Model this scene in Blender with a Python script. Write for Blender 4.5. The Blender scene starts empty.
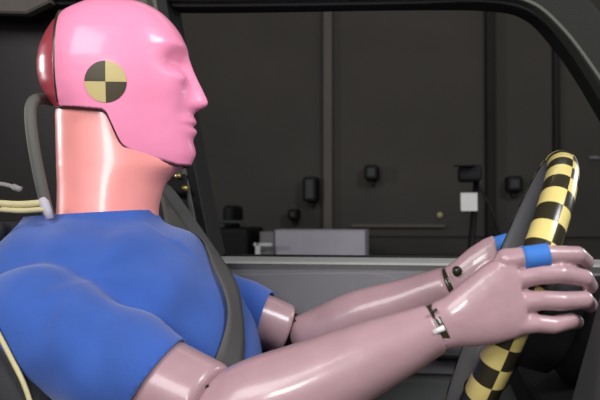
import bpy, bmesh, math, random
import numpy as np
from mathutils import Vector, Matrix
from mathutils.bvhtree import BVHTree

random.seed(7)
S = bpy.context.scene
COL = S.collection

# ------------------------------------------------------------------ camera
F = 790.0                       # focal length in pixels of the 600x400 frame
VX, VY = 430.0, 215.0           # where lines running straight across the car vanish
PSI = math.atan((VX - 300) / F)
ALPHA = math.atan((VY - 200) / F)
CAM = Vector((0.0, -1.05, 1.02))
cd = bpy.data.cameras.new('camera'); cam = bpy.data.objects.new('camera', cd); COL.objects.link(cam)
cam.location = CAM; cam.rotation_euler = (math.pi / 2 + ALPHA, 0, PSI)
cd.sensor_width = 36.0; cd.lens = F / 600 * 36.0; cd.clip_start = 0.02
cd.dof.use_dof = True; cd.dof.focus_distance = 1.08; cd.dof.aperture_fstop = 9.0
S.camera = cam
RM = cam.rotation_euler.to_matrix()

# ------------------------------------------------------------------ world, lamps, exposure
w = bpy.data.worlds.new('world'); S.world = w; w.use_nodes = True
w.node_tree.nodes['Background'].inputs[0].default_value = (0.55, 0.58, 0.62, 1)
w.node_tree.nodes['Background'].inputs[1].default_value = 0.10


def area(name, loc, target, sx, sy, power, col=(1, 1, 1)):
    l = bpy.data.lights.new(name, 'AREA'); l.shape = 'RECTANGLE'; l.size = sx; l.size_y = sy
    l.energy = power; l.color = col
    o = bpy.data.objects.new(name, l); COL.objects.link(o); o.location = loc
    o.rotation_euler = (Vector(target) - Vector(loc)).to_track_quat('-Z', 'Y').to_euler()
    return o


area('flood_key', (-0.95, -2.3, 2.25), (-0.2, 0, 1.0), 1.5, 1.0, 52, (1.0, 0.97, 0.97))
area('flood_rear', (-2.9, 0.36, 1.55), (-0.4, 0, 1.1), 0.3, 0.5, 26, (1.0, 0.97, 0.97))
area('flood_front', (1.5, -0.9, 2.5), (-0.15, 0, 1.0), 0.7, 0.7, 42, (0.95, 0.97, 1.0))
area('flood_fill', (-0.10, -2.3, 1.42), (-0.2, 0, 1.0), 0.30, 0.30, 15, (1.0, 0.96, 0.94))
area('flood_windscreen', (1.7, 1.5, 1.65), (-0.2, 0.0, 1.15), 0.5, 0.5, 16, (0.97, 0.98, 1.0))
area('hall_lamp', (0.3, 2.3, 4.2), (0.3, 3.3, 0.5), 2.5, 0.4, 10, (1.0, 0.97, 0.92))

S.view_settings.view_transform = 'Standard'
S.view_settings.look = 'None'
S.view_settings.exposure = 0.0
S.view_settings.gamma = 1.0
S.view_settings.use_curve_mapping = False


# ------------------------------------------------------------------ helpers
def P(px, py, Y):
    """point on the plane y = Y that lies in the direction of photo pixel (px, py)"""
    d = RM @ Vector(((px - 300) / F, -(py - 200) / F, -1))
    return CAM + d * ((Y - CAM.y) / d.y)


def ray(px, py):
    return (RM @ Vector(((px - 300) / F, -(py - 200) / F, -1))).normalized()


def lin(c):
    return tuple((v / 255 / 12.92) if v / 255 <= 0.04045 else ((v / 255 + 0.055) / 1.055) ** 2.4 for v in c) + (1,)


def mat(name, c, rough=0.5, spec=0.5, metal=0.0, var=0.0, vscale=20, bump=0.0, bscale=80, coat=0.0, sheen=0.0, c2=None):
    m = bpy.data.materials.new(name); m.use_nodes = True
    nt = m.node_tree; b = nt.nodes['Principled BSDF']
    b.inputs['Roughness'].default_value = rough
    b.inputs['Specular IOR Level'].default_value = spec
    b.inputs['Metallic'].default_value = metal
    b.inputs['Coat Weight'].default_value = coat
    b.inputs['Coat Roughness'].default_value = 0.12
    b.inputs['Sheen Weight'].default_value = sheen
    base = lin(c)
    tc = nt.nodes.new('ShaderNodeTexCoord')
    n = nt.nodes.new('ShaderNodeTexNoise'); n.inputs['Scale'].default_value = vscale; n.inputs['Detail'].default_value = 4
    nt.links.new(tc.outputs['Object'], n.inputs['Vector'])
    r = nt.nodes.new('ShaderNodeValToRGB')
    lo = lin(c2) if c2 else tuple(v * (1 - var) for v in base[:3]) + (1,)
    hi = base if c2 else tuple(min(1, v * (1 + var)) for v in base[:3]) + (1,)
    r.color_ramp.elements[0].color = lo; r.color_ramp.elements[0].position = 0.3
    r.color_ramp.elements[1].color = hi; r.color_ramp.elements[1].position = 0.7
    nt.links.new(n.outputs['Fac'], r.inputs['Fac']); nt.links.new(r.outputs['Color'], b.inputs['Base Color'])
    if bump > 0:
        n2 = nt.nodes.new('ShaderNodeTexNoise'); n2.inputs['Scale'].default_value = bscale; n2.inputs['Detail'].default_value = 3
        nt.links.new(tc.outputs['Object'], n2.inputs['Vector'])
        bp = nt.nodes.new('ShaderNodeBump'); bp.inputs['Strength'].default_value = bump; bp.inputs['Distance'].default_value = 0.004
        nt.links.new(n2.outputs['Fac'], bp.inputs['Height']); nt.links.new(bp.outputs['Normal'], b.inputs['Normal'])
    return m


M = dict(
    head=mat('pink_vinyl', (252, 150, 186), 0.42, 0.30, var=0.05, vscale=14, bump=0.30, bscale=24, coat=0.40),
    cap=mat('dark_red_vinyl', (166, 62, 76), 0.28, 0.5, var=0.06, coat=0.3),
    neck=mat('salmon_rubber', (238, 152, 148), 0.33, 0.45, var=0.05, vscale=12, bump=0.06, bscale=18, coat=0.2),
    skin=mat('mauve_vinyl', (173, 140, 146), 0.36, 0.45, var=0.10, vscale=18, bump=0.2, bscale=36, coat=0.35),
    shirt=mat('blue_cotton', (56, 90, 166), 0.9, 0.15, var=0.05, vscale=30, bump=0.15, bscale=420, sheen=0.22),
    rim=mat('charcoal_leather', (92, 93, 94), 0.5, 0.4, bump=0.1, bscale=300),
    edge=mat('dark_brown_edge', (62, 30, 34), 0.5, 0.4),
    yel=mat('yellow_tape', (226, 208, 130), 0.3, 0.5, var=0.04, coat=0.2),
    blk=mat('black_tape', (50, 46, 32), 0.3, 0.5, coat=0.2),
    mark1=mat('beige_target_print', (196, 180, 122), 0.45, 0.4),
    mark2=mat('olive_target_print', (66, 57, 36), 0.45, 0.4),
    blue=mat('blue_tape', (58, 116, 196), 0.6, 0.3, var=0.05),
    black=mat('black_plastic', (13, 13, 14), 0.6, 0.3, bump=0.1, bscale=300),
    dgrey=mat('dark_grey_plastic', (62, 64, 64), 0.6, 0.3, bump=0.1, bscale=300),
    rooft=mat('rear_roof_lining', (88, 84, 80), 0.9, 0.1, var=0.05),
    rail=mat('roof_rail_trim', (30, 31, 28), 0.7, 0.3, bump=0.1, bscale=250),
    trim=mat('pillar_trim', (92, 92, 86), 0.65, 0.3, bump=0.1, bscale=250),
    door=mat('grey_door_panel', (115, 114, 118), 0.6, 0.3, var=0.03, bump=0.1, bscale=260),
    sill=mat('light_grey_sill', (160, 161, 158), 0.45, 0.4, var=0.02),
    belt=mat('grey_webbing', (84, 82, 81), 0.7, 0.25, bump=0.25, bscale=500),
    seat=mat('charcoal_seat_fabric', (52, 52, 54), 0.85, 0.2, var=0.08, bump=0.3, bscale=400),
    cream=mat('cream_cord', (196, 186, 142), 0.6, 0.3, var=0.08, bump=0.3, bscale=120),
    white=mat('white_paint', (225, 225, 222), 0.5, 0.4, var=0.03),
    metal=mat('brushed_steel', (170, 168, 160), 0.35, 0.5, metal=0.9),
    brass=mat('brass_bolt', (170, 150, 95), 0.35, 0.5, metal=0.8),
    wall=mat('hall_wall_paint', (72, 69, 65), 0.85, 0.2, var=0.10, vscale=1.4, bump=0.1, bscale=30),
    panel=mat('hall_wall_panel', (76, 73, 69), 0.8, 0.2, var=0.10, vscale=1.7),
    pil=mat('pilaster_paint', (98, 94, 90), 0.8, 0.2, var=0.06, vscale=3),
    dpil=mat('dark_column_paint', (44, 42, 41), 0.8, 0.2, var=0.06, vscale=3),
    floor=mat('hall_concrete', (96, 94, 90), 0.7, 0.3, var=0.12, vscale=3, bump=0.1),
    carton=mat('pale_grey_carton', (182, 178, 188), 0.7, 0.3, var=0.03),
    carton2=mat('grey_carton', (130, 128, 128), 0.7, 0.3, var=0.05),
    rear=mat('rear_trim_brown', (28, 24, 23), 0.5, 0.4, var=0.2, vscale=8),
    glass=mat('tinted_glass', (26, 22, 22), 0.35, 0.5),
)


def link(name, me, m, parent=None, smooth=True):
    o = bpy.data.objects.new(name, me); COL.objects.link(o)
    if m is not None and len(me.materials) == 0:
        me.materials.append(M[m] if isinstance(m, str) else m)
    if smooth:
        for p in me.polygons: p.use_smooth = True
    if parent is not None:
        o.parent = parent
        o.matrix_parent_inverse = parent.matrix_world.inverted()
    return o


def empty(name, loc, label, cat, group=None):
    o = bpy.data.objects.new(name, None); COL.objects.link(o); o.location = loc
    o.empty_display_size = 0.05
    o.matrix_world = Matrix.Translation(loc)
    o['label'] = label; o['category'] = cat
    if group: o['group'] = group
    return o


def tag(o, label, cat, group=None):
    o['label'] = label; o['category'] = cat
    if group: o['group'] = group
    return o


def structure(o, label):
    o['kind'] = 'structure'; o['label'] = label
    return o


def pydata(name, v, f):
    me = bpy.data.meshes.new(name); me.from_pydata([tuple(a) for a in v], [], f); me.update()
    bm = bmesh.new(); bm.from_mesh(me); bmesh.ops.recalc_face_normals(bm, faces=bm.faces); bm.to_mesh(me); bm.free()
    return me


def box_v(x0, x1, y0, y1, z0, z1):
    v = [(x, y, z) for x in (x0, x1) for y in (y0, y1) for z in (z0, z1)]
    f = [(0, 1, 3, 2), (4, 6, 7, 5), (0, 4, 5, 1), (2, 3, 7, 6), (0, 2, 6, 4), (1, 5, 7, 3)]
    return v, f


def bevelled(me, wd, seg=2):
    bm = bmesh.new(); bm.from_mesh(me)
    es = [e for e in bm.edges if len(e.link_faces) == 2 and e.calc_face_angle() > 0.6]
    bmesh.ops.bevel(bm, geom=es, offset=wd, segments=seg, affect='EDGES', profile=0.6)
    bm.to_mesh(me); bm.free(); return me


def box(name, x0, x1, y0, y1, z0, z1, m, parent=None, bev=0.0, seg=2):
    me = pydata(name, *box_v(x0, x1, y0, y1, z0, z1))
    if bev: bevelled(me, bev, seg)
    return link(name, me, m, parent, smooth=False)


def prism(name, pts, d0, d1, m, parent=None, bev=0.0, seg=2):
    """outline pts (list of Vector) pushed to two parallel copies along y: offsets d0 and d1"""
    n = len(pts)
    v = [p + Vector((0, d0, 0)) for p in pts] + [p + Vector((0, d1, 0)) for p in pts]
    f = [tuple(range(n)), tuple(range(2 * n - 1, n - 1, -1))] + [(i, (i + 1) % n, n + (i + 1) % n, n + i) for i in range(n)]
    me = pydata(name, v, f)
    if bev: bevelled(me, bev, seg)
    return link(name, me, m, parent, smooth=False)


def rings_geo(rings, cap=True):
    """rings: list of lists of Vector of the same length -> verts, faces"""
    n = len(rings[0]); v = [p for r in rings for p in r]; f = []
    for i in range(len(rings) - 1):
        for j in range(n):
            k = (j + 1) % n
            f.append((i * n + j, i * n + k, (i + 1) * n + k, (i + 1) * n + j))
    if cap:
        f.append(tuple(range(n - 1, -1, -1))); b = (len(rings) - 1) * n
        f.append(tuple(b + j for j in range(n)))
    return v, f


def ell(c, u, v, n=32, e=2.0):
    """super-ellipse ring about c with half axes u and v (vectors)"""
    out = []
    for j in range(n):
        a = 2 * math.pi * j / n; ca, sa = math.cos(a), math.sin(a)
        out.append(c + u * math.copysign(abs(ca) ** (2 / e), ca) + v * math.copysign(abs(sa) ** (2 / e), sa))
    return out


def frame(t, hint):
    t = t.normalized(); u = (hint - t * hint.dot(t)).normalized(); return t, u, t.cross(u)


def tube_rings(pts, rad, n=24, hint=Vector((0, 1, 0)), e=2.0, flat=None):
    """round rings along a path; flat = factor on the hint axis"""
    pts = [Vector(p) for p in pts]; out = []
    for i, p in enumerate(pts):
        t = pts[min(i + 1, len(pts) - 1)] - pts[max(i - 1, 0)]
        t, u, v = frame(t, hint)
        r = rad[i] if hasattr(rad, '__len__') else rad
        fl = 1.0 if flat is None else (flat[i] if hasattr(flat, '__len__') else flat)
        out.append(ell(p, u * r * fl, v * r, n, e))
    return out


def tube(name, pts, rad, m, parent=None, n=16, hint=Vector((0, 1, 0)), e=2.0, flat=None):
    return link(name, pydata(name, *rings_geo(tube_rings(pts, rad, n, hint, e, flat))), m, parent)


def spline(pts, k=8):
    """Catmull-Rom through points of any dimension"""
    a = np.array([tuple(p) for p in pts], float); a = np.vstack([2 * a[0] - a[1], a, 2 * a[-1] - a[-2]]); out = []
    for i in range(1, len(a) - 2):
        for s in range(k):
            t = s / k
            out.append(0.5 * ((2 * a[i]) + (-a[i - 1] + a[i + 1]) * t + (2 * a[i - 1] - 5 * a[i] + 4 * a[i + 1] - a[i + 2]) * t * t
                              + (-a[i - 1] + 3 * a[i] - 3 * a[i + 1] + a[i + 2]) * t ** 3))
    out.append(a[-2]); return np.array(out)


def ball_geo(c, r, nu=16, nv=10):
    v = [c + Vector((0, 0, r))]; f = []
    for i in range(1, nv):
        a = math.pi * i / nv
        for j in range(nu):
            b = 2 * math.pi * j / nu
            v.append(c + Vector((r * math.sin(a) * math.cos(b), r * math.sin(a) * math.sin(b), r * math.cos(a))))
    v.append(c - Vector((0, 0, r)))
    for j in range(nu):
        f.append((0, 1 + j, 1 + (j + 1) % nu)); e = 1 + (nv - 2) * nu
        f.append((len(v) - 1, e + (j + 1) % nu, e + j))
    for i in range(nv - 2):
        for j in range(nu):
            a = 1 + i * nu
            f.append((a + j, a + nu + j, a + nu + (j + 1) % nu, a + (j + 1) % nu))
    return v, f


def capsule_chain(pts, rad):
    geo = []
    for p, r in zip(pts, rad): geo.append(ball_geo(Vector(p), r))
    for i in range(len(pts) - 1):
        a, b = Vector(pts[i]), Vector(pts[i + 1])
        t = b - a; h = Vector((0, 0, 1)) if abs(t.normalized().z) < 0.9 else Vector((1, 0, 0))
        t, u, v = frame(t, h)
        geo.append(rings_geo([ell(a, u * rad[i], v * rad[i], 16), ell(b, u * rad[i + 1], v * rad[i + 1], 16)]))
    return geo


def fuse(name, geos, voxel, smooth_it=6, factor=0.5):
    """several closed shapes melted into one continuous skin"""
    v = []; f = []
    for gv, gf in geos:
        o = len(v); v += [tuple(p) for p in gv]; f += [tuple(i + o for i in q) for q in gf]
    me = bpy.data.meshes.new(name + '_src'); me.from_pydata(v, [], f); me.update()
    bm = bmesh.new(); bm.from_mesh(me); bmesh.ops.recalc_face_normals(bm, faces=bm.faces); bm.to_mesh(me); bm.free()
    o = bpy.data.objects.new(name + '_src', me); COL.objects.link(o)
    r = o.modifiers.new('r', 'REMESH'); r.mode = 'VOXEL'; r.voxel_size = voxel
    s = o.modifiers.new('s', 'SMOOTH'); s.iterations = smooth_it; s.factor = factor
    dg = bpy.context.evaluated_depsgraph_get()
    out = bpy.data.meshes.new_from_object(o.evaluated_get(dg)); out.name = name
    bpy.data.objects.remove(o); bpy.data.meshes.remove(me)
    return out


def bvh(me):
    bm = bmesh.new(); bm.from_mesh(me); t = BVHTree.FromBMesh(bm); bm.free(); return t


def solid(o, th, off=-1):
    m = o.modifiers.new('thickness', 'SOLIDIFY'); m.thickness = th; m.offset = off; m.use_even_offset = False


# ------------------------------------------------------------------ test hall (setting)
HX0, HX1, HY0, HY1, HZ = -5.0, 5.0, -5.0, 3.6, 4.6
structure(box('floor', HX0, HX1, HY0, HY1, -0.1, 0.0, 'floor'), 'grey concrete floor of the dim test hall')
wf = structure(box('wall_far', HX0, HX1, HY1, HY1 + 0.15, 0, HZ, 'wall'), 'dim taupe hall wall beyond the car window')
structure(box('wall_rear', HX0 - 0.15, HX0, HY0, HY1, 0, HZ, 'wall'), 'dim hall wall behind the car')
structure(box('wall_front', HX1, HX1 + 0.15, HY0, HY1, 0, HZ, 'wall'), 'dim hall wall ahead of the car')
structure(box('wall_near', HX0, HX1, HY0 - 0.15, HY0, 0, HZ, 'wall'), 'dim hall wall on the passenger side')
structure(box('ceiling', HX0, HX1, HY0, HY1, HZ, HZ + 0.1, 'wall'), 'dim hall ceiling')
WY = HY1


def wx(px): return P(px, 215, WY).x
def wz(py): return P(300, py, WY).z


edges = [-40, 120, 327, 489, 556, 680]
for a, b in zip(edges[:-1], edges[1:]):
    box('wall_panel', wx(a) + 0.02, wx(b) - 0.02, WY - 0.025, WY, wz(236), wz(-60), 'panel', wf, 0.006)
    box('wall_panel', wx(a) + 0.02, wx(b) - 0.02, WY - 0.02, WY, 0.05, wz(239), 'wall', wf, 0.006)
box('pilaster', wx(325), wx(334), WY - 0.09, WY, 0, HZ, 'pil', wf, 0.01)
box('pilaster', wx(486), wx(494), WY - 0.10, WY, 0, HZ, 'dpil', wf, 0.01)
box('pilaster', wx(553), wx(559), WY - 0.06, WY, 0, HZ, 'dpil', wf, 0.01)
box('wall_ledge', wx(352), wx(445), WY - 0.07, WY, wz(227), wz(224), 'pil', wf, 0.004)


def wall_box(name, px0, px1, py0, py1, label, cat, m='black', group=None, depth=0.16):
    c = P((px0 + px1) / 2, (py0 + py1) / 2, WY - 0.1)
    x0, x1 = P(px0, 215, WY - 0.1).x, P(px1, 215, WY - 0.1).x
    z0, z1 = P(300, py1, WY - 0.1).z, P(300, py0, WY - 0.1).z
    t = empty(name, (c.x, WY - 0.03, c.z), label, cat, group)
    box('housing', x0, x1, WY - depth, WY - 0.025, z0, z1, m, t, 0.02, 3)
    box('face_plate', x0 + 0.02, x1 - 0.02, WY - depth - 0.006, WY - depth, z0 + 0.02, z1 - 0.02, 'dgrey' if m == 'black' else m, t, 0.002)
    if depth > 0.1: box('bracket', c.x - 0.012, c.x + 0.012, WY - 0.10, WY - 0.02, z0 - 0.03, z0 + 0.01, m, t, 0.003)
    return t


wall_box('wall_speaker', 304, 318, 177, 202, 'tall upright black box on the far wall beside the pale pilaster', 'wall box')
wall_box('junction_box', 365, 379, 166, 181, 'small square black box on the far wall above the thin ledge', 'wall box')
wall_box('junction_box', 289, 299, 209, 220, 'tiny black box on the wall above the pale carton', 'wall box')
wall_box('wall_speaker', 506, 522, 178, 193, 'small black box on the wall between the dark column and the wheel', 'wall box')
wall_box('exit_plate', 591, 604, 158, 162, 'thin pale plate on the wall ahead of the wheel', 'wall plate', 'carton2', depth=0.04)
wall_box('wall_socket', 437, 443, 212, 218, 'tiny pale socket on the wall above the ledge', 'socket', 'cream', depth=0.05)

# cartons and machine standing on a long work table in front of the far wall
TY = 3.0
tz = P(300, 256, TY).z
t = empty('work_table', (wx(330), TY, 0), 'long dark work table along the far wall under the cartons', 'table')
box('table_top', P(205, 256, TY).x, P(480, 256, TY).x, TY - 0.3, TY + 0.35, tz - 0.04, tz, 'dgrey', t, 0.005)
for xx in (P(207, 256, TY).x, P(475, 256, TY).x):
    for yy in (TY - 0.27, TY + 0.28):
        box('leg', xx, xx + 0.05, yy, yy + 0.05, 0, tz - 0.04, 'black', t)


def tbox(name, px0, px1, py0, m, label, cat, d=0.25, parts=True):
    x0, x1, z1 = P(px0, 250, TY - d / 2).x, P(px1, 250, TY - d / 2).x, P(300, py0, TY - d / 2).z
    t = empty(name, ((x0 + x1) / 2, TY, tz), label, cat)
    box('carton_body', x0, x1, TY - d / 2, TY + d / 2, tz, z1 - 0.006, m, t, 0.004)
    h = (TY - d / 2 + TY + d / 2) / 2
    box('flap', x0, x1, TY - d / 2, h - 0.001, z1 - 0.006, z1, m, t, 0.002)
    box('flap', x0, x1, h + 0.001, TY + d / 2, z1 - 0.006, z1, m, t, 0.002)
    return t


tbox('carton', 275, 365, 230, 'carton', 'long pale lilac-grey carton on the table beyond the window sill', 'box')
tbox('carton', 259.5, 274, 232, 'carton2', 'short mid-grey carton beside the long pale carton', 'box')
# small white clamp in front of the grey carton
c = P(258, 256, TY - 0.2); 
t = empty('bench_clamp', (c.x, TY - 0.2, tz), 'small white clamp standing before the short grey carton', 'clamp')
box('post', c.x - 0.012, c.x + 0.012, TY - 0.212, TY - 0.188, tz, P(258, 243, TY - 0.2).z, 'white', t, 0.004)
box('jaw', c.x - 0.02, P(272, 240, TY - 0.2).x, TY - 0.212, TY - 0.188, P(258, 246, TY - 0.2).z, P(258, 243, TY - 0.2).z, 'white', t, 0.004)
# dark machine
x0, x1 = P(216, 250, TY).x, P(256, 250, TY).x
t = empty('test_machine', ((x0 + x1) / 2, TY, tz), 'black bench machine on the table beside the white clamp', 'machine')
box('machine_body', x0, x1, TY - 0.2, TY + 0.2, tz, P(300, 228, TY - 0.2).z, 'black', t, 0.02, 3)
box('machine_head', x0 + 0.06, x1 - 0.1, TY - 0.1, TY + 0.15, P(300, 228.5, TY - 0.2).z, P(300, 205, TY - 0.1).z, 'black', t, 0.03, 3)
tube('rail', [(x0 + 0.02, TY - 0.21, P(300, 222, TY - 0.2).z), (x1 - 0.02, TY - 0.21, P(300, 222, TY - 0.2).z)], 0.008, 'dgrey', t)
tube('rail_post', [(x0 + 0.03, TY - 0.19, P(300, 229, TY - 0.2).z), (x0 + 0.03, TY - 0.21, P(300, 222, TY - 0.2).z)], 0.008, 'dgrey', t)
tube('rail_post', [(x1 - 0.03, TY - 0.19, P(300, 229, TY - 0.2).z), (x1 - 0.03, TY - 0.21, P(300, 222, TY - 0.2).z)], 0.008, 'dgrey', t)

# lamp on a stand with a white card
LY = 2.4
b = P(470, 250, LY)
t = empty('lamp_stand', (b.x, LY, 0), 'black flood lamp on a stand with a white card clipped below it', 'lamp stand')
zt = P(470, 182, LY).z
tube('stand_pole', [(b.x - 0.05, LY + 0.02, 0.25), (b.x + 0.03, LY + 0.02, zt)], 0.014, 'black', t)
for a in (0.3, 2.4, 4.5):
    tube('stand_leg', [(b.x - 0.036, LY + 0.02, 0.55), (b.x + 0.35 * math.cos(a), LY + 0.35 * math.sin(a), 0.012)], 0.011, 'black', t)
hx0, hx1 = P(458, 175, LY).x, P(481, 175, LY).x
box('lamp_head', hx0, hx1, LY - 0.09, LY + 0.07, P(470, 182, LY).z, P(470, 166, LY).z, 'black', t, 0.018, 3)
box('barn_door', hx0 - 0.02, hx1 - 0.03, LY - 0.17, LY - 0.09, P(470, 168, LY).z, P(470, 167, LY).z, 'black', t)
box('white_card', P(460.5, 200, LY).x, P(477, 200, LY).x, LY - 0.03, LY - 0.022, P(470, 211, LY).z, P(470, 193, LY).z, 'white', t)
tube('hanging_cable', spline([(b.x + 0.03, LY, zt), (b.x + 0.1, LY - 0.02, zt - 0.15), (b.x + 0.13, LY, zt - 0.35), (b.x + 0.05, LY, 0.5)], 6), 0.006, 'black', t)

# ------------------------------------------------------------------ car
car = empty('test_car', (0, 0.4, 0.1), 'car shell with pale grey driver door, dark pillars and black dashboard', 'car')
BY = 0.46                                             # plane of the far side of the body


def strip(name, path, wid, y0, y1, m, parent, bev=0.006):
    """bar following a path drawn on the body side; wid = half width"""
    pts = [P(a, b, BY) for a, b in path]
    ws = wid if hasattr(wid, '__len__') else [wid] * len(pts)
    rings = []
    for i, p in enumerate(pts):
        t = (pts[min(i + 1, len(pts) - 1)] - pts[max(i - 1, 0)]).normalized()
        nrm = Vector((-t.z, 0, t.x)) * ws[i]
        k = max(0.0, 1 - bev / ws[i])
        sec = [(k, y0), (1, y0 + bev), (1, y1 - bev), (k, y1), (-k, y1), (-1, y1 - bev), (-1, y0 + bev), (-k, y0)]
        rings.append([Vector((p.x + nrm.x * a, y, p.z + nrm.z * a)) for a, y in sec])
    return link(name, pydata(name, *rings_geo(rings)), m, parent, False)


arc = spline([(-120, -12), (60, -16), (200, -14), (400, -18), (500, -17), (543, -4), (575, 28), (602, 66), (640, 130), (690, 215), (735, 275)], 6)
strip('roof_rail', arc, 0.042, 0.42, 0.52, 'rail', car, 0.01)
seal = spline([(-120, 9), (60, 6), (200, 8.5), (400, 6), (480, 4), (525, 12), (555, 36), (584, 73), (625, 135), (672, 215), (712, 270)], 6)
strip('window_seal', seal, 0.0055, 0.43, 0.455, 'black', car, 0.002)
strip('seal_lip', [(a + 1.5, b - 3.5) for a, b in seal], 0.003, 0.41, 0.43, 'trim', car, 0.001)
strip('centre_pillar', spline([(138, -20), (150, 30), (163, 90), (178, 160), (192, 230), (198, 300), (200, 420)], 4), [0.036] * 25, 0.40, 0.50, 'trim', car, 0.012)
strip('door_frame_edge', spline([(166, -20), (178, 50), (192, 130), (205, 200), (218, 262)], 4), 0.011, 0.396, 0.49, 'black', car, 0.003)
strip('pillar_seal', spline([(161, -20), (173, 50), (187, 130), (200, 200), (213, 262)], 4), 0.0035, 0.390, 0.42, 'trim', car, 0.0015)
# driver door: sill, panel, armrest, pocket
zS = P(400, 258, 0.46).z; zF = P(400, 264.5, 0.39).z
xa, xb = P(216, 258, 0.42).x, 0.60
door = prism('door', [Vector((xa, 0, 0.30)), Vector((xb, 0, 0.30)), Vector((xb, 0, zF - 0.01)), Vector((xa, 0, zF - 0.01))], 0.398, 0.53, 'door', car, 0.006)
rg = []
for x in (xa, xb):
    rg.append([Vector((x, y, z)) for y, z in ((0.394, zF - 0.006), (0.388, zF - 0.001), (0.392, zF + 0.003), (0.44, zS), (0.468, zS), (0.47, zS - 0.012), (0.45, zS - 0.03), (0.41, zF - 0.02))])
link('door_sill', pydata('door_sill', *rings_geo(rg)), 'sill', door, False)
box('glass_slot', xa, xb, 0.47, 0.478, zS - 0.03, zS + 0.004, 'black', door)
# raised upper panel with a dished recess outline
pts = spline([(226, 274), (300, 272), (372, 272), (392, 276), (400, 287), (390, 305), (360, 318), (300, 324), (262, 318), (246, 302), (236, 287), (226, 274)], 4)
prism('panel_insert', [Vector((P(a, b, 0.39).x, 0, P(a, b, 0.39).z)) for a, b in pts[:-1]], 0.391, 0.402, 'door', door, 0.004)
box('armrest', P(250, 350, 0.40).x, 0.45, 0.33, 0.42, P(300, 352, 0.36).z, P(300, 334, 0.36).z, 'dgrey', door, 0.015, 3)
box('door_pocket', xa + 0.02, xb, 0.37, 0.42, 0.32, P(300, 372, 0.37).z, 'dgrey', door, 0.012, 3)
box('pull_handle', P(410, 320, 0.38).x, P(455, 320, 0.38).x, 0.375, 0.42, P(300, 325, 0.38).z, P(300, 312, 0.38).z, 'black', door, 0.01, 3)
# rear side: dark door, tinted window
x0r = -2.0; x1r = P(172, 215, 0.46).x
box('rear_door', x0r, x1r, 0.44, 0.53, 0.3, zS, 'dgrey', car, 0.01)
box('rear_window', x0r, x1r, 0.50, 0.506, zS, P(100, 4, 0.5).z, 'glass', car)
box('headliner', -2.0, 0.25, 0.42, 0.50, P(0, -6, 0.3).z + 0.03, P(0, -6, 0.3).z + 0.06, 'trim', car, 0.01)
strip('rear_roof_trim', [(-120, 6), (0, 8), (40, 10), (62, 4)], [0.024, 0.024, 0.022, 0.012], 0.40, 0.43, 'rooft', car, 0.004)
box('floor_pan', -2.0, 0.75, -0.72, 0.55, 0.16, 0.22, 'dgrey', car, 0.01)
box('rocker_sill', -2.0, 0.75, 0.42, 0.54, 0.0, 0.32, 'dgrey', car, 0.01)
# rear bench
rb = empty('rear_bench', (-1.55, 0, 0.22), 'dark rear bench with a grey padded top edge behind the driver seat', 'seat')
zr = P(20, 190, 0.1).z + 0.02
xr = -1.35
zr = P(20, 189, 0.1).z
def rz(py):                                           # height on the rear bench face
    d = ray(20, py); return (CAM + d * ((xr - CAM.x) / d.x)).z
box('bench_back', xr - 0.18, xr, -0.45, 0.43, 0.55, rz(200), 'seat', rb, 0.03, 3)
box('bench_top_roll', xr - 0.16, xr + 0.01, -0.45, 0.43, rz(201), rz(188), 'dgrey', rb, 0.012, 3)
box('bench_cushion', xr - 0.1, xr + 0.25, -0.45, 0.43, 0.22, 0.56, 'seat', rb, 0.03, 3)

# dashboard
d0 = [(0.36, 0.35), (0.32, 0.62), (0.30, 0.78), (0.33, 0.86), (0.42, 0.90), (0.75, 0.91), (0.75, 0.35)]
dash = prism('dashboard', [Vector((a, 0, b)) for a, b in d0], -0.62, 0.385, 'black', car, 0.012, 3)
q = [P(601, 285, -0.20), P(589, 330, -0.20), P(567, 410, -0.20), P(560, 500, -0.20)]
pts = [Vector((p.x, 0, p.z)) for p in q] + [Vector((0.36, 0, q[-1].z)), Vector((0.36, 0, q[0].z))]
prism('centre_stack', pts, -0.50, -0.20, 'dgrey', dash, 0.012, 3)
prism('knee_panel', [Vector((a, 0, b)) for a, b in ((.125, .80), (.125, .745), (.28, .56), (.36, .50), (.36, .83), (.30, .85))], -0.16, 0.375, 'black', dash, 0.012, 3)
box('dash_foot', 0.36, 0.75, -0.3, 0.3, 0.21, 0.37, 'black', dash, 0.01)

# ------------------------------------------------------------------ driver seat
seat = empty('driver_seat', (-0.5, 0, 0.22), 'charcoal driver seat with cream edge piping and open head restraint', 'seat')


def srow(py, x0, x1, hw):
    a, b = P(x0, py, 0), P(x1, py, 0)
    return ell((a + b) / 2, Vector(((b - a).length / 2, 0, 0)), Vector((0, hw, 0)), 40, 3.2)


rows = [srow(*r) for r in ((222, 8, 42, 0.10), (232, -20, 40, 0.15), (260, -48, 20, 0.20), (300, -64, 8, 0.235), (345, -78, 14, 0.255), (400, -92, 30, 0.262), (470, -112, 60, 0.265), (560, -130, 90, 0.265), (610, -135, 110, 0.26))]
link('backrest', pydata('backrest', *rings_geo(rows)), 'seat', seat)
pp = [(-30, 285), (-15, 310), (-1, 335), (11, 358), (23, 382), (32, 408), (44, 450)]
pip = spline([P(a, b, -0.262) for a, b in pp], 5)
rows = []
tube('bolster_piping', [Vector(p) for p in pip], 0.0028, 'cream', seat, 10)
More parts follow.
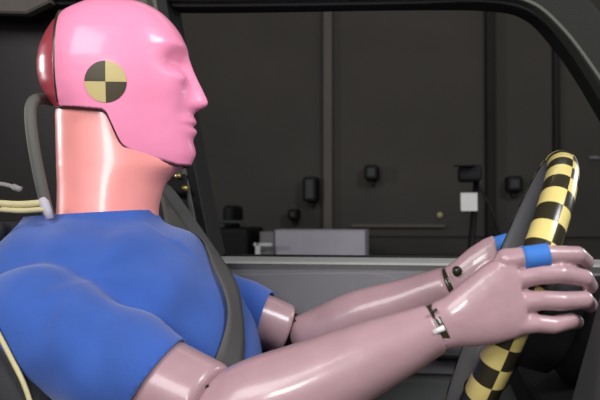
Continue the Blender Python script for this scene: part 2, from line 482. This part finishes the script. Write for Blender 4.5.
# near bolster carries the piping
bol = [(-40, 300), (-20, 330), (0, 362), (18, 394), (34, 430), (52, 500), (70, 580)]
cp = spline([P(a, b, -0.235) for a, b in bol], 4)
tube('side_bolster', [Vector(p) for p in cp], [0.026 + 0.014 * i / len(cp) for i in range(len(cp))], 'seat', seat, 20)
pf = [Vector((p.x, -p.y, p.z)) for p in [Vector(c) for c in cp]]
tube('side_bolster', pf, [0.026 + 0.014 * i / len(cp) for i in range(len(cp))], 'seat', seat, 20)
cs = box('cushion', P(-90, 560, 0).x, P(330, 560, 0).x, -0.26, 0.26, 0.36, 0.50, 'seat', seat, 0.05, 4)
box('seat_base', P(-60, 560, 0).x, P(300, 560, 0).x, -0.22, 0.22, 0.22, 0.37, 'black', seat, 0.01)
# head restraint: padded open hoop across the car
HXr = P(31, 150, -0.08).x
hoop = [(-0.058, 226), (-0.070, 196), (-0.080, 150), (-0.080, 118), (-0.071, 100), (-0.045, 92), (0.0, 90), (0.045, 92), (0.071, 100), (0.080, 118), (0.080, 150), (0.070, 196), (0.058, 226)]
hp = []
for y, py in hoop:
    z = P(40, py, -0.1).z; lean = (z - P(40, 222, -0.1).z) * -0.14
    hp.append(Vector((HXr + lean + 0.018, y, z)))
hp = [Vector(p) for p in spline(hp, 6)]
tube('head_restraint_frame', hp, 0.0078, 'trim', seat, 14, Vector((1, 0, 0)))
# cream taped cable and clip running to the back of the dummy
CY = -0.10
a = [P(-30, 201, CY + .02), P(0, 203.5, CY + .01), P(20, 204.5, CY), P(43, 203, CY)]
t = empty('instrument_cable', P(20, 205, CY), 'cream taped cable bundle with a white end clip behind the neck', 'cable')
tube('cable_bundle', [Vector(p) for p in spline(a, 5)], 0.0048, 'cream', t, 10)
tube('cable_strand', [Vector(p) for p in spline([p + Vector((0.004, -0.003, -0.008)) for p in a[1:]], 5)], 0.0036, 'cream', t, 10)
tube('end_clip', [P(42, 198, CY), P(44, 203, CY), P(47, 210, CY), P(50, 219, CY)], [0.004, 0.007, 0.006, 0.005], 'carton', t, 10)
t = empty('grey_lead', P(5, 187, CY + .04), 'thin pale grey lead lying above the cream cable', 'cable')
tube('lead_wire', [Vector(p) for p in spline([P(-20, 184, CY + .04), P(0, 184, CY + .03), P(12, 186.5, CY + .02), P(21, 190, CY + .02)], 5)], 0.0030, 'carton2', t, 8)
tube('lead_plug', [P(13, 186.5, CY + .02), P(21, 190, CY + .02)], 0.0042, 'carton2', t, 8)

# ------------------------------------------------------------------ steering wheel
WC = Vector((0.0968, 0, 0.9143)); BETA = 0.3757; WR = 0.1815; TR = 0.0178; YW = 0.0342
wt = Vector((math.sin(BETA) * math.cos(YW), -math.sin(BETA) * math.sin(YW), math.cos(BETA)))   # up in the wheel plane
wy = Vector((math.sin(YW), math.cos(YW), 0)); wn = wt.cross(wy)                                # across, and towards the driver
wheel = empty('steering_wheel', WC, 'steering wheel with yellow and black checkered tape around its outer rim', 'steering wheel')


def wp(th, ph, r):
    rad = wt * math.cos(th) + wy * math.sin(th)
    return WC + rad * WR + (rad * math.cos(ph) + wn * math.sin(ph)) * r


def torus_part(name, p0, p1, nseg, nph, r, mats=None, closed=False, check=0, m=None, cols=0):
    v = []; f = []; mi = []
    for i in range(nseg):
        for j in range(nph + (0 if closed else 1)):
            v.append(wp(2 * math.pi * i / nseg, p0 + (p1 - p0) * j / nph, r))
    q = nph if closed else nph + 1
    for i in range(nseg):
        for j in range(nph):
            k = (j + 1) % q if closed else j + 1
            f.append((i * q + j, ((i + 1) % nseg) * q + j, ((i + 1) % nseg) * q + k, i * q + k))
            if check: mi.append((i // check + j // (nph // cols)) % 2)
    me = bpy.data.meshes.new(name); me.from_pydata(v, [], f); me.update()
    if mats:
        for x in mats: me.materials.append(M[x])
        for p_, k in zip(me.polygons, mi): p_.material_index = k
    return link(name, me, m, wheel)


torus_part('rim', 0, 2 * math.pi, 192, 24, TR, closed=True, m='rim')
# tape: two columns of checks over the outer half of the rim, ph=0 points outwards, +90 deg towards the driver
NCH = 50
o = torus_part('checker_tape', math.radians(-125), math.radians(92), NCH * 6, 24, TR + 0.0012, mats=('yel', 'blk'), check=6, cols=2)
o['label'] = 'yellow and black checkered tape'
hub = []
for dz, s in ((-0.075, 0.6), (-0.06, 0.92), (-0.02, 1.0), (0.0, 0.9), (0.006, 0.6)):
    hub.append(ell(WC + wn * (dz - 0.015), wy * 0.085 * s, wt * 0.075 * s, 32, 3.0))
link('airbag_hub', pydata('airbag_hub', *rings_geo(hub)), 'black', wheel)
for th in (math.radians(75), math.radians(-75), math.radians(150), math.radians(-150)):
    rad = wt * math.cos(th) + wy * math.sin(th)
    side = wt * -math.sin(th) + wy * math.cos(th)
    rg = [ell(WC + rad * r - wn * d, side * wd, wn * 0.008, 16, 2.6) for r, d, wd in ((0.06, 0.035, 0.024), (0.11, 0.028, 0.019), (0.15, 0.012, 0.016), (0.18, 0.0, 0.015))]
    link('spoke', pydata('spoke', *rings_geo(rg)), 'black', wheel)
col = [ell(WC - wn * d, wy * a, wt * b2, 28, 3.2) for d, a, b2 in ((0.075, 0.055, 0.055), (0.10, 0.075, 0.07), (0.20, 0.085, 0.08), (0.33, 0.085, 0.085))]
link('column_shroud', pydata('column_shroud', *rings_geo(col)), 'black', dash)

# ------------------------------------------------------------------ crash test dummy
dummy = empty('crash_test_dummy', P(110, 560, 0), 'crash test dummy with pink head, salmon neck and mauve arms holding the wheel', 'dummy')

# ---- head, built in its own frame (x forward, y to its left, z up), then turned and set on the neck
KX, KZ = 0.00139, 0.00139
HO = P(120, 85, 0)
HM = Matrix.Translation(HO) @ Matrix.Rotation(math.radians(12), 4, 'Z')
tab = np.array([  # py, back, front without nose, half width
    (-1.5, 108, 124, .010), (1, 93, 137, .026), (4, 84, 147, .036), (8, 75, 155, .045), (14, 63, 164, .054), (24, 54, 174, .063),
    (35, 47, 182, .069), (50, 40.5, 188, .073), (63, 38.5, 189, .0745), (75, 39, 189.5, .0745), (88, 42, 190, .073),
    (101, 50, 190, .070), (110, 57, 191, .0675), (122, 60, 193, .0645), (135, 60, 193.5, .061), (146, 60, 194, .0575), (157, 60, 194, .053), (168, 60, 191, .046)])
sg = np.sqrt(tab[:, 0] + 1.5); sf = np.linspace(0, sg[-1], 600)
ker = np.exp(-np.linspace(-2.5, 2.5, 41) ** 2); ker /= ker.sum()


def sm(colm):
    y = np.interp(sf, sg, colm); yp = np.concatenate([2 * y[0] - y[20:0:-1], y, 2 * y[-1] - y[-2:-22:-1]])
    return np.convolve(yp, ker, 'valid')


TB, TF, TW = sm(tab[:, 1]), sm(tab[:, 2]), sm(tab[:, 3])
XC = 104.0


def bump2(y, z, y0, z0, sy, sz): return math.exp(-((y - y0) / sy) ** 2 - ((z - z0) / sz) ** 2)


NOSE = ([48, 56, 63, 72, 80, 90, 98, 102, 105, 108, 111, 115, 120], [0, .8, 3.0, 6.0, 9, 13.5, 17.3, 18.5, 17.5, 13, 6, 1.5, 0])
NSIG = ([48, 63, 80, 95, 103, 112], [.012, .0085, .0095, .0125, .0145, .015])


def head_pt(phi, py):
    s = math.sqrt(max(py + 1.5, 0)); b = np.interp(s, sf, TB); fr = np.interp(s, sf, TF); wd = np.interp(s, sf, TW)
    ca, sa = math.cos(phi), math.sin(phi)
    e = 2.25 if ca > 0 else 2.1
    xx = math.copysign(abs(ca) ** (2 / e), ca); y = wd * math.copysign(abs(sa) ** (2 / e), sa)
    x = XC + xx * ((fr - XC) if ca > 0 else (XC - b))
    if ca > 0:
        fw = min(1, max(0, (ca - 0.12) / 0.35)); ay = abs(y)
        d = np.interp(py, *NOSE) * math.exp(-(y / np.interp(py, *NSIG)) ** 2)
        d += 4.0 * bump2(ay, py, 0, 122, .021, 5) + 4.0 * bump2(ay, py, 0, 132.5, .018, 5) - 2.4 * bump2(ay, py, 0, 127.3, .024, 1.7)
        d -= 0.5 * bump2(ay, py, 0, 141, .022, 4) ; d += 2.4 * bump2(ay, py, 0, 154, .018, 8)
        d -= 9.5 * bump2(ay, py, .033, 66, .019, 12)          # eye sockets
        d -= 2.5 * bump2(ay, py, .016, 68, .008, 8)
        d += 5.5 * bump2(ay, py, .034, 80, .0125, 6.5)           # closed lids
        d += 2.6 * bump2(ay, py, .030, 47, .020, 6.5)            # brow
        d += 1.8 * bump2(ay, py, .045, 93, .016, 11)             # cheekbone
        d -= 2.0 * bump2(ay, py, .030, 116, .010, 9)
        x += d * fw
    return x, y


BOT = ([0, 56, 64, 112, 116, 121, 127, 131, 137, 148, 158, 180, 192, 260], [108, 108, 110.5, 115, 118, 130, 144, 149.5, 153, 157, 160, 166, 166, 166])
NP, NR = 260, 130
verts = []; faces = []
for j in range(NP):
    phi = 2 * math.pi * (j + 0.5) / NP
    pb = 60.0
    while pb < 167:
        x, y = head_pt(phi, pb)
        if pb > np.interp(x, *BOT): break
        pb += 0.5
    for i in range(NR):
        py = -1.5 + (pb + 1.5) * (((i + 0.4) / (NR - 0.6)) ** 1.5)
        x, y = head_pt(phi, py)
        verts.append(((x - 120) * KX, y, (85 - py) * KZ))
for j in range(NP):
    k = (j + 1) % NP
    for i in range(NR - 1): faces.append((j * NR + i, j * NR + i + 1, k * NR + i + 1, k * NR + i))
faces.append(tuple(j * NR for j in range(NP)))
hm = pydata('head', verts, faces)
bm = bmesh.new(); bm.from_mesh(hm)
# normals must point outwards on the open shell
cen = Vector((0, 0, 0.02))
if sum(1 for f in bm.faces if f.normal.dot(f.calc_center_median() - cen) < 0) > len(bm.faces) / 2:
    bmesh.ops.reverse_faces(bm, faces=bm.faces)
hm2 = bpy.data.meshes.new('head_full'); bm.to_mesh(hm2); bm.free()
htree = bvh(hm2)
XS = (66 - 120) * KX


def cut(src, name, side, gap):
    bm = bmesh.new(); bm.from_mesh(src)
    bmesh.ops.bisect_plane(bm, geom=bm.verts[:] + bm.edges[:] + bm.faces[:], plane_co=(XS + side * gap, 0, 0), plane_no=(side, 0, 0.03 * side), clear_inner=True)
    me = bpy.data.meshes.new(name); bm.to_mesh(me); bm.free(); return me


def put(o):
    o.matrix_world = HM
    o.parent = dummy; o.matrix_parent_inverse = dummy.matrix_world.inverted()
    o.matrix_basis = HM


face = link('face_shell', cut(hm2, 'face_shell', 1, 0.0010), 'head'); put(face); solid(face, 0.005)
face['label'] = 'pink vinyl face and skull'
capo = link('skull_cap', cut(hm2, 'skull_cap', -1, 0.0010), 'cap'); put(capo); solid(capo, 0.005)
capo['label'] = 'dark red rear skull cap'
# dark gasket inside the seam
gv = []
for py in range(2, 108, 2):
    s = math.sqrt(py + 1.5)
    gv.append(py)
ring = []
for py in gv:
    lo, hi = math.pi / 2, math.pi
    for _ in range(30):
        mid = (lo + hi) / 2; x, y = head_pt(mid, py)
        if (x - 120) * KX > XS: lo = mid
        else: hi = mid
    x, y = head_pt(lo, py)
    if abs((x - 120) * KX - XS) < 0.002: ring.append((y - 0.0012, (85 - py) * KZ))
path = [Vector((XS, -a, b)) for a, b in reversed(ring)] + [Vector((XS, a, b)) for a, b in ring]
path = [Vector((p.x + 0.03 * p.z * 0 - 0.03 * p.z, p.y, p.z)) for p in path]
g = link('seam_gasket', pydata('seam_gasket', *rings_geo(tube_rings(path, 0.0021, 8, Vector((1, 0, 0))))), 'blk'); put(g)

# dark edge line along the foot of the shell
loop = [Vector(verts[j * NR + NR - 1]) for j in range(NP)]
cc = sum(loop, Vector()) / NP
loop = [p - Vector((p.x - cc.x, p.y, 0)).normalized() * 0.0022 - Vector((0, 0, 0.0006)) for p in loop]
loop = [sum((loop[(j + d) % NP] for d in (-1, 0, 1)), Vector()) / 3 for j in range(NP)]
rg = []
for j in range(NP):
    t_ = loop[(j + 1) % NP] - loop[j - 1]
    t_, u_, v_ = frame(t_, Vector((loop[j].x - cc.x, loop[j].y, 0)).normalized())
    rg.append(ell(loop[j], u_ * 0.0021, v_ * 0.0021, 8))
rg.append(rg[0])
g = link('edge_line', pydata('edge_line', *rings_geo(rg, cap=False)), 'edge'); put(g)

# round quartered target on the temple
inv = HM.inverted()
ro = inv @ CAM; rd = (HM.to_3x3().inverted() @ ray(105.5, 81.5)).normalized()
hit, nrm, _, _ = htree.ray_cast(ro, rd)
if nrm.y > 0: nrm = -nrm
zt_ = Vector((0, 0, 1)); tz_ = (zt_ - nrm * zt_.dot(nrm)).normalized(); tx_ = tz_.cross(nrm)
if tx_.x < 0: tx_ = -tx_
RD = 0.0272; v = []; f = []; mi = []
NA, NRr = 64, 10
for i in range(NRr + 1):
    for j in range(NA):
        a = 2 * math.pi * j / NA
        q = hit + (tx_ * math.cos(a) + tz_ * math.sin(a)) * (RD * i / NRr) + nrm * 0.03
        h, n_, _, _ = htree.ray_cast(q, -nrm)
        v.append((h if h else q - nrm * 0.03) + nrm * 0.0009)
for i in range(NRr):
    for j in range(NA):
        k = (j + 1) % NA
        f.append((i * NA + j, (i + 1) * NA + j, (i + 1) * NA + k, i * NA + k))
        mi.append((j // (NA // 4)) % 2)
me = bpy.data.meshes.new('target_marker'); me.from_pydata([tuple(p) for p in v], [], f)
me.materials.append(M['mark1']); me.materials.append(M['mark2'])
for p_, k in zip(me.polygons, mi): p_.material_index = k
mk = link('target_marker', me, None); mk.matrix_basis = Matrix.Identity(4); mk.parent = face
mk['label'] = 'round yellow and black quartered target'

# ---- neck
nt_ = [(96, 64, 122, .054), (112, 57, 140, .0560), (130, 57, 165, .0560), (150, 57.5, 179, .0565), (162, 58, 184, .0570),
       (168, 58, 183.5, .0572), (173, 58.3, 178, .0575), (179, 58.6, 171, .0580), (187, 59, 165, .0588), (198, 59, 161.5, .060), (213, 58.5, 159, .062), (240, 56, 160, .064)]
nrows = spline(nt_, 4)
rg = []
for py, a, b, wd in nrows:
    row = []
    for j in range(72):
        an = 2 * math.pi * j / 72; ca, sa = math.cos(an), math.sin(an); xc_ = 106
        if ca > 0: xx = xc_ + (b - xc_) * abs(ca) ** 0.95; yy = wd * math.copysign(abs(sa) ** 0.95, sa)
        else: xx = xc_ - (xc_ - a) * abs(ca) ** 0.95; yy = wd * math.copysign(abs(sa) ** 0.95, sa)
        row.append(HM @ Vector(((xx - 120) * KX, yy, (85 - py) * KZ)))
    rg.append(row)
o = link('neck', pydata('neck', *rings_geo(rg)), 'neck', dummy); o['label'] = 'glossy salmon pink rubber neck'

# ---- arms (pixel joints on their own depth planes)
nS = P(38, 326, -0.185); nE = P(205, 405, -0.245); nW = P(436.5, 327.5, -0.222)
fS = Vector((nS.x, 0.185, P(38, 308, -0.185).z)); fE = P(288, 330, 0.245); fW = P(450, 284, 0.205)


def arm(E_, pts, rads, name, yflat=1.0):
    rr = spline([tuple(p) + (r,) for p, r in zip(pts, rads)], 6)
    P_ = [Vector(q[:3]) for q in rr]; R_ = [q[3] for q in rr]
    rings = tube_rings(P_, R_, 36, Vector((0, 1, 0)), 2.1)
    # rounded elbow end
    t0 = (P_[0] - P_[1]).normalized(); pre = []
    for k in range(6, 0, -1):
        a = math.pi / 2 * k / 6.2
        c = P_[0] + t0 * R_[0] * 0.75 * math.sin(a)
        pre.append([c + (p - P_[0]) * math.cos(a) for p in rings[0]])
    t1 = (P_[-1] - P_[-2]).normalized()
    post = [[P_[-1] + t1 * 0.0025 + (p - P_[-1]) * 0.95 for p in rings[-1]], [P_[-1] + t1 * 0.003 + (p - P_[-1]) * 0.8 for p in rings[-1]]]
    return link(name, pydata(name, *rings_geo(pre + rings + post)), 'skin', dummy)


nf = [P(227, 419, -0.247), P(258, 404, -0.244), P(305, 387, -0.237), P(362, 361, -0.230), P(405, 342, -0.225), P(434, 328.5, -0.222)]
arm(nE, nf, [.0450, .0475, .0460, .0390, .0318, .0264], 'forearm')
ff = [P(307, 336, 0.242), P(332, 328, 0.238), P(362, 315, 0.23), P(400, 303, 0.22), P(430, 291, 0.21), P(447, 284.5, 0.205)]
arm(fE, ff, [.0375, .0420, .0410, .0360, .0310, .0278], 'forearm')


def upper(Sh, El, end_frac, r0, r1, name):
    d = El - Sh; pts = [Sh + d * t for t in np.linspace(0, end_frac, 12)]
    R_ = [r0 + (r1 - r0) * t for t in np.linspace(0, 1, 12)]
    rings = tube_rings(pts, R_, 36)
    t1 = d.normalized()
    for k in range(1, 5):
        a = math.pi / 2 * k / 4.6
        rings.append([pts[-1] + t1 * 0.010 * math.sin(a) + (p - pts[-1]) * (0.80 + 0.20 * math.cos(a)) for p in rings[11]])
    return link(name, pydata(name, *rings_geo(rings)), 'skin', dummy)


upper(nS, nE, 0.985, .060, .0470, 'upper_arm')
upper(fS, fE, 0.955, .058, .042, 'upper_arm')


def elbow(E_, nrm_, r, name):
    t_, u_, v_ = frame(Vector((0, 1, 0)), Vector((0, 0, 1)))
    me = pydata(name, *rings_geo([ell(E_ - t_ * 0.025, u_ * r, v_ * r, 24), ell(E_ + t_ * 0.025, u_ * r, v_ * r, 24)]))
    return link(name, me, 'black', dummy)


elbow(nE, None, 0.028, 'elbow_joint'); elbow(fE, None, 0.026, 'elbow_joint')

# ---- hands
def hand(name, palm, fingers, thumb, voxel=0.0017):
    """palm: rows (center, half height vector, half thickness vector)"""
    geos = [rings_geo([ell(c, u, v_, 28, 2.5) for c, u, v_ in palm])]
    for pts, rad in fingers + [thumb]: geos += capsule_chain(pts, rad)
    me = fuse(name, geos, voxel, 8, 0.5)
    return link(name, me, 'skin', dummy)


def inpl(px, py, Y, dx, dy):
    """vector at (px,py) on plane Y of dx,dy pixels"""
    return P(px + dx, py + dy, Y) - P(px, py, Y)


Yh = -0.219
palm = []
for px, py, Y, dx, dy, th in ((438.4, 326.7, -0.222, 8, 23.5, .0238), (443, 325, -0.222, 8, 24, .0215), (452, 322, -0.222, 8, 25, .019), (470, 314, -0.221, 8, 32, .0185), (490, 305, -0.220, 9, 38, .017), (508, 297, -0.219, 9, 41, .0155), (521, 291.5, -0.2185, 9, 40, .013)):
    palm.append((P(px, py, Y), inpl(px, py, Y, dx, dy), Vector((0, th, 0))))
# right hand: fingers lie along the outside of the rim and curl round its front
fing = []
for (a, b, c, d) in (
        ((506, 260), (548, 255), (577, 255), (586, 262)),
        ((517, 278), (560, 274), (584, 278), (590, 286)),
        ((522, 302), (560, 301), (584, 300), (590, 305)),
        ((521, 324), (553, 325), (571, 321), (577, 322))):
    big = a[1] < 310
    pts = [P(a[0], a[1], -0.219), P((a[0] + b[0]) / 2, (a[1] + b[1]) / 2 - 1, -0.221), P(b[0], b[1], -0.217), P(c[0], c[1], -0.203), P(d[0], d[1], -0.180)]
    r = [.0122, .0102, .0102, .0094, .0084] if big else [.0115, .0095, .0093, .0086, .0075]
    fing.append((pts, r))
thumb = ([P(470, 300, -0.212), P(500, 272, -0.190), P(522, 256, -0.166), P(538, 247, -0.150)], [.015, .0125, .0108, .009])
hn = hand('hand', palm, fing, thumb)


def tape(h, a, b, r0, r1):
    pts = [a.lerp(b, t_) for t_ in np.linspace(0, 1, 6)]
    rad = list(np.linspace(r0, r1, 6))
    rg = tube_rings(pts, rad, 24, Vector((0, 1, 0)))
    rg2 = tube_rings([pts[0], pts[-1]], [r0 - .003, r1 - .003], 24, Vector((0, 1, 0)))
    allr = [rg2[0]] + rg + [rg2[1]]
    o = link('finger_tape', pydata('finger_tape', *rings_geo(allr, cap=False)), 'blue', h)
    o['label'] = 'bright blue tape band'
    return o


fi = fing[0][0]
tape(hn, P(523, 258.5, -0.2205), P(548, 255, -0.2175), .0124, .0120)

palm = []
for px, py, Y, dx, dy, th in ((451, 284, 0.2045, 7, 16.5, .0245), (455, 282.5, 0.204, 7, 17.5, .0215), (462, 279, 0.203, 7, 19, .019), (476, 272, 0.202, 7, 24, .0185), (490, 266, 0.201, 7, 27, .017), (500, 262, 0.200, 7, 27, .015)):
    palm.append((P(px, py, Y), inpl(px, py, Y, dx, dy), Vector((0, th, 0))))
fing = []
for (a, b, c, d) in (
        ((488, 249), (509, 241), (524, 240), (530, 246)),
        ((497, 258), (518, 254), (530, 255), (534, 262)),
        ((500, 271), (520, 269), (530, 270), (532, 276)),
        ((499, 283), (516, 283), (525, 283), (527, 288))):
    pts = [P(a[0], a[1], 0.203), P((a[0] + b[0]) / 2, (a[1] + b[1]) / 2 - 1, 0.207), P(b[0], b[1], 0.208), P(c[0], c[1], 0.202), P(d[0], d[1], 0.188)]
    fing.append((pts, [.0135, .0125, .0118, .0102, .0088]))
thumb = ([P(474, 283, 0.196), P(490, 272, 0.180), P(503, 262, 0.166), P(514, 256, 0.158)], [.0145, .012, .0108, .009])
hf = hand('hand', palm, fing, thumb)
tape(hf, P(493, 247, 0.2055), P(511, 240.8, 0.208), .0147, .0135)


def wrist(W_, d, r, name):
    d = d.normalized(); t_, u_, v_ = frame(d, Vector((0, 1, 0)))
    me = pydata(name, *rings_geo([ell(W_ - t_ * 0.006, u_ * r, v_ * r, 28), ell(W_ + t_ * 0.006, u_ * r, v_ * r, 28)]))
    o = link(name, me, 'blk', dummy)
    return o


wj = wrist(P(437.5, 327, -0.222), nf[-1] - nf[-2], 0.0238, 'wrist_joint')
wj2 = wrist(P(450, 284, 0.2045), ff[-1] - ff[-2], 0.0255, 'wrist_joint')
a, b = P(433.5, 332.5, -0.2475), P(444.5, 327.5, -0.2475)
tube('wrist_pin', [a, b], 0.0030, 'white', wj, 10)
tube('wrist_pin', [P(431, 313, -0.2455), P(437, 309, -0.2455)], 0.0016, 'blk', wj, 10)
q0 = P(457, 271, 0.181)
tube('screw_recess', [q0 + Vector((0, -0.0035, 0)), q0 + Vector((0, 0.008, 0))], 0.0075, 'blk', wj2, 16, Vector((0, 0, 1)))

# ---- T-shirt: torso and sleeves as one cloth skin with open neck and sleeve ends
tt = [(200, 38, 154, .070, 0), (212, 34, 156, .073, 0), (218, 30, 160, .080, 0), (226, 27, 171, .105, 0), (236, 21, 186, .135, 0), (248, 11, 199, .156, 0), (265, 0, 215, .172, 0),
      (285, -10, 231, .180, 0), (310, -15, 243, .182, 0), (340, -20, 254, .180, 0), (375, -24, 264, .178, 0), (420, -28, 272, .175, 0), (480, -32, 278, .172, 0), (560, -34, 284, .17, 0), (600, -34, 284, .165, 0)]
trows = spline(tt, 3)
rg = []
for py, a, b, wd, _ in trows:
    A_, B_ = P(a, py, 0), P(b, py, 0)
    rg.append(ell((A_ + B_) / 2, Vector(((B_ - A_).length / 2, 0, 0)), Vector((0, wd, 0)), 56, 2.3))
geos = [rings_geo(rg)]
near_end = nS + (nE - nS) * 0.93; far_end = fS + (fE - fS) * 1.0


def sleeve(Sh, En, r0, r1, k=1.0):
    pts = [Sh + (En - Sh) * t_ for t_ in np.linspace(-0.05, 1, 14)]
    R_ = [r0 + (r1 - r0) * t_ for t_ in np.linspace(0, 1, 14)]
    return [rings_geo(tube_rings(pts, R_, 32)), ball_geo(Sh, r0 * 1.02, 24, 14)]


geos += sleeve(nS, near_end, 0.073, 0.0525) + sleeve(fS, far_end, 0.071, 0.0505)
sh = fuse('t_shirt', geos, 0.006, 9, 0.6)
# cloth wrinkles: soft folds fanning from the arm pit and along the sleeve
bm = bmesh.new(); bm.from_mesh(sh); bm.normal_update()
pit = P(95, 278, -0.16)
ax = (nE - nS).normalized()
for v_ in bm.verts:
    p = v_.co; d = 0.0
    q = p - pit
    ang = math.atan2(q.z, q.x); rr_ = math.hypot(q.x, q.z)
    if p.y < -0.05:
        d += 0.0030 * math.sin(ang * 5 + 1.3 + 20 * rr_) * math.exp(-((rr_ - 0.06) / 0.045) ** 2)
    s_ = (p - nS).dot(ax)
    d += 0.0024 * math.sin(s_ * 70 + 25 * p.y + 11 * p.z) * math.sin(18 * p.z + 30 * p.x + 1.0)
    d += 0.0017 * math.sin(46 * p.x - 60 * p.z + 30 * p.y)
    v_.co = p + v_.normal * d


def trim_by(bm, co, no, near, rad, axis=None):
    """cut away the cloth beyond a plane, only close to a given point (and to the arm axis when given)"""
    def ok(f):
        c_ = f.calc_center_median()
        if (c_ - near).length > rad: return False
        if axis is None: return True
        o_, d_, r_ = axis; q_ = c_ - o_
        return (q_ - d_ * q_.dot(d_)).length < r_
    fs = [f for f in bm.faces if ok(f)]
    es = list({e for f in fs for e in f.edges}); vs = list({v for f in fs for v in f.verts})
    bmesh.ops.bisect_plane(bm, geom=vs + es + fs, plane_co=co, plane_no=no)
    fs = [f for f in bm.faces if ok(f) and (f.calc_center_median() - co).dot(no) > 0]
    bmesh.ops.delete(bm, geom=fs, context='FACES')


# neck opening
nc = P(96, 214, 0)
trim_by(bm, P(96, 213.5, 0), Vector((-0.06, 0, 1)).normalized(), nc + Vector((0, 0, 0.03)), 0.125)
# near sleeve hem: slanting plane through the hem seen in the photo
h0, h1 = P(185, 333, -0.235), P(139, 399, -0.245)
hd = (h1 - h0).normalized(); hn_ = hd.cross(Vector((0, 1, 0))); hn_ = hn_ if hn_.dot(nE - nS) > 0 else -hn_
trim_by(bm, h0, hn_, near_end, 0.125, (nS, (nE - nS).normalized(), 0.0635))
h0, h1 = P(271, 291, 0.22), P(259, 348, 0.23)
hd = (h1 - h0).normalized(); hn_ = hd.cross(Vector((0, 1, 0))); hn_ = hn_ if hn_.dot(fE - fS) > 0 else -hn_
trim_by(bm, h0, hn_, far_end, 0.11, (fS, (fE - fS).normalized(), 0.062))
bm.normal_update(); bm.to_mesh(sh); bm.free()
shirt = link('t_shirt', sh, 'shirt', dummy); solid(shirt, 0.0028)
shirt['label'] = 'royal blue cotton T-shirt'
stree = bvh(sh)
# pelvis and legs in shorts, on the cushion below the frame
lg = []
for s in (-1, 1):
    hip = P(120, 560, 0); hip = Vector((hip.x, s * 0.085, 0.59)); knee = Vector((0.10, s * 0.13, 0.62)); ank = Vector((0.24, s * 0.13, 0.262))
    tube('thigh', [hip, hip.lerp(knee, .5), knee], [.082, .075, .058], 'skin', dummy, 24)
    tube('lower_leg', [knee, knee.lerp(ank, .35), ank], [.056, .055, .04], 'skin', dummy, 24)

# ------------------------------------------------------------------ seat belt
belt = empty('seat_belt', P(172, 183, 0.38), 'grey shoulder belt running from the pillar across the blue shirt', 'seat belt')
hits = []
for px, py in ((221, 275), (228, 294), (232, 314), (232, 336), (228, 360), (221, 384), (211, 415)):
    h, n_, _, _ = stree.ray_cast(CAM, ray(px, py))
    if h is None: continue
    if n_.dot(ray(px, py)) > 0: n_ = -n_
    hits.append((h + n_ * 0.006, n_))
top = P(160, 180, 0.385); bn = Vector((0.70, -0.60, 0.40)).normalized()
ctr = [(top.lerp(hits[0][0], k), bn.lerp(hits[0][1], k ** 2)) for k in (0, 0.2, 0.4, 0.6, 0.8)] + hits
cs_ = spline([tuple(c_) + tuple(n_.normalized()) for c_, n_ in ctr], 6)
for _ in range(12):                                     # a belt under tension has no kinks
    cs_[1:-1] = 0.5 * cs_[1:-1] + 0.25 * (cs_[:-2] + cs_[2:])
rows = []
for i, q in enumerate(cs_):
    c_ = Vector(q[:3]); n_ = Vector(q[3:]).normalized()
    t_ = Vector(cs_[min(i + 1, len(cs_) - 1)][:3]) - Vector(cs_[max(i - 1, 0)][:3])
    t_.normalize(); wv = n_.cross(t_).normalized() * 0.0225; th = t_.cross(wv).normalized() * 0.0008
    row = []
    for s in (-1, -0.5, 0, 0.5, 1): row.append(c_ + wv * s + th)
    for s in (1, 0.5, 0, -0.5, -1): row.append(c_ + wv * s - th)
    for k_, p_ in enumerate(row):                       # the webbing lies on the cloth, never in it
        l_, m_, _, dd = stree.find_nearest(p_)
        if (p_ - l_).dot(m_) < 0.004 and dd < 0.08: row[k_] = l_ + m_ * (0.0045 if k_ < 5 else 0.0032)
    rows.append(row)
for _ in range(3):
    rows = [rows[0]] + [[rows[i][k] * 0.5 + (rows[i - 1][k] + rows[i + 1][k]) * 0.25 for k in range(10)] for i in range(1, len(rows) - 1)] + [rows[-1]]
link('webbing', pydata('webbing', *rings_geo(rows)), 'belt', belt)
# anchor ring and bolt on the pillar
c = P(176, 184, 0.39)
box('anchor_plate', c.x - 0.028, c.x + 0.022, 0.384, 0.402, c.z - 0.022, c.z + 0.018, 'black', belt, 0.006, 3)
c = P(184, 188.5, 0.375)
tube('anchor_bolt', [c + Vector((0, 0.012, 0)), c + Vector((0, -0.004, 0))], 0.006, 'brass', belt, 12, Vector((0, 0, 1)))
c = P(178, 176, 0.38)
tube('anchor_bolt', [c + Vector((0, 0.012, 0)), c + Vector((0, -0.004, 0))], 0.005, 'brass', belt, 12, Vector((0, 0, 1)))
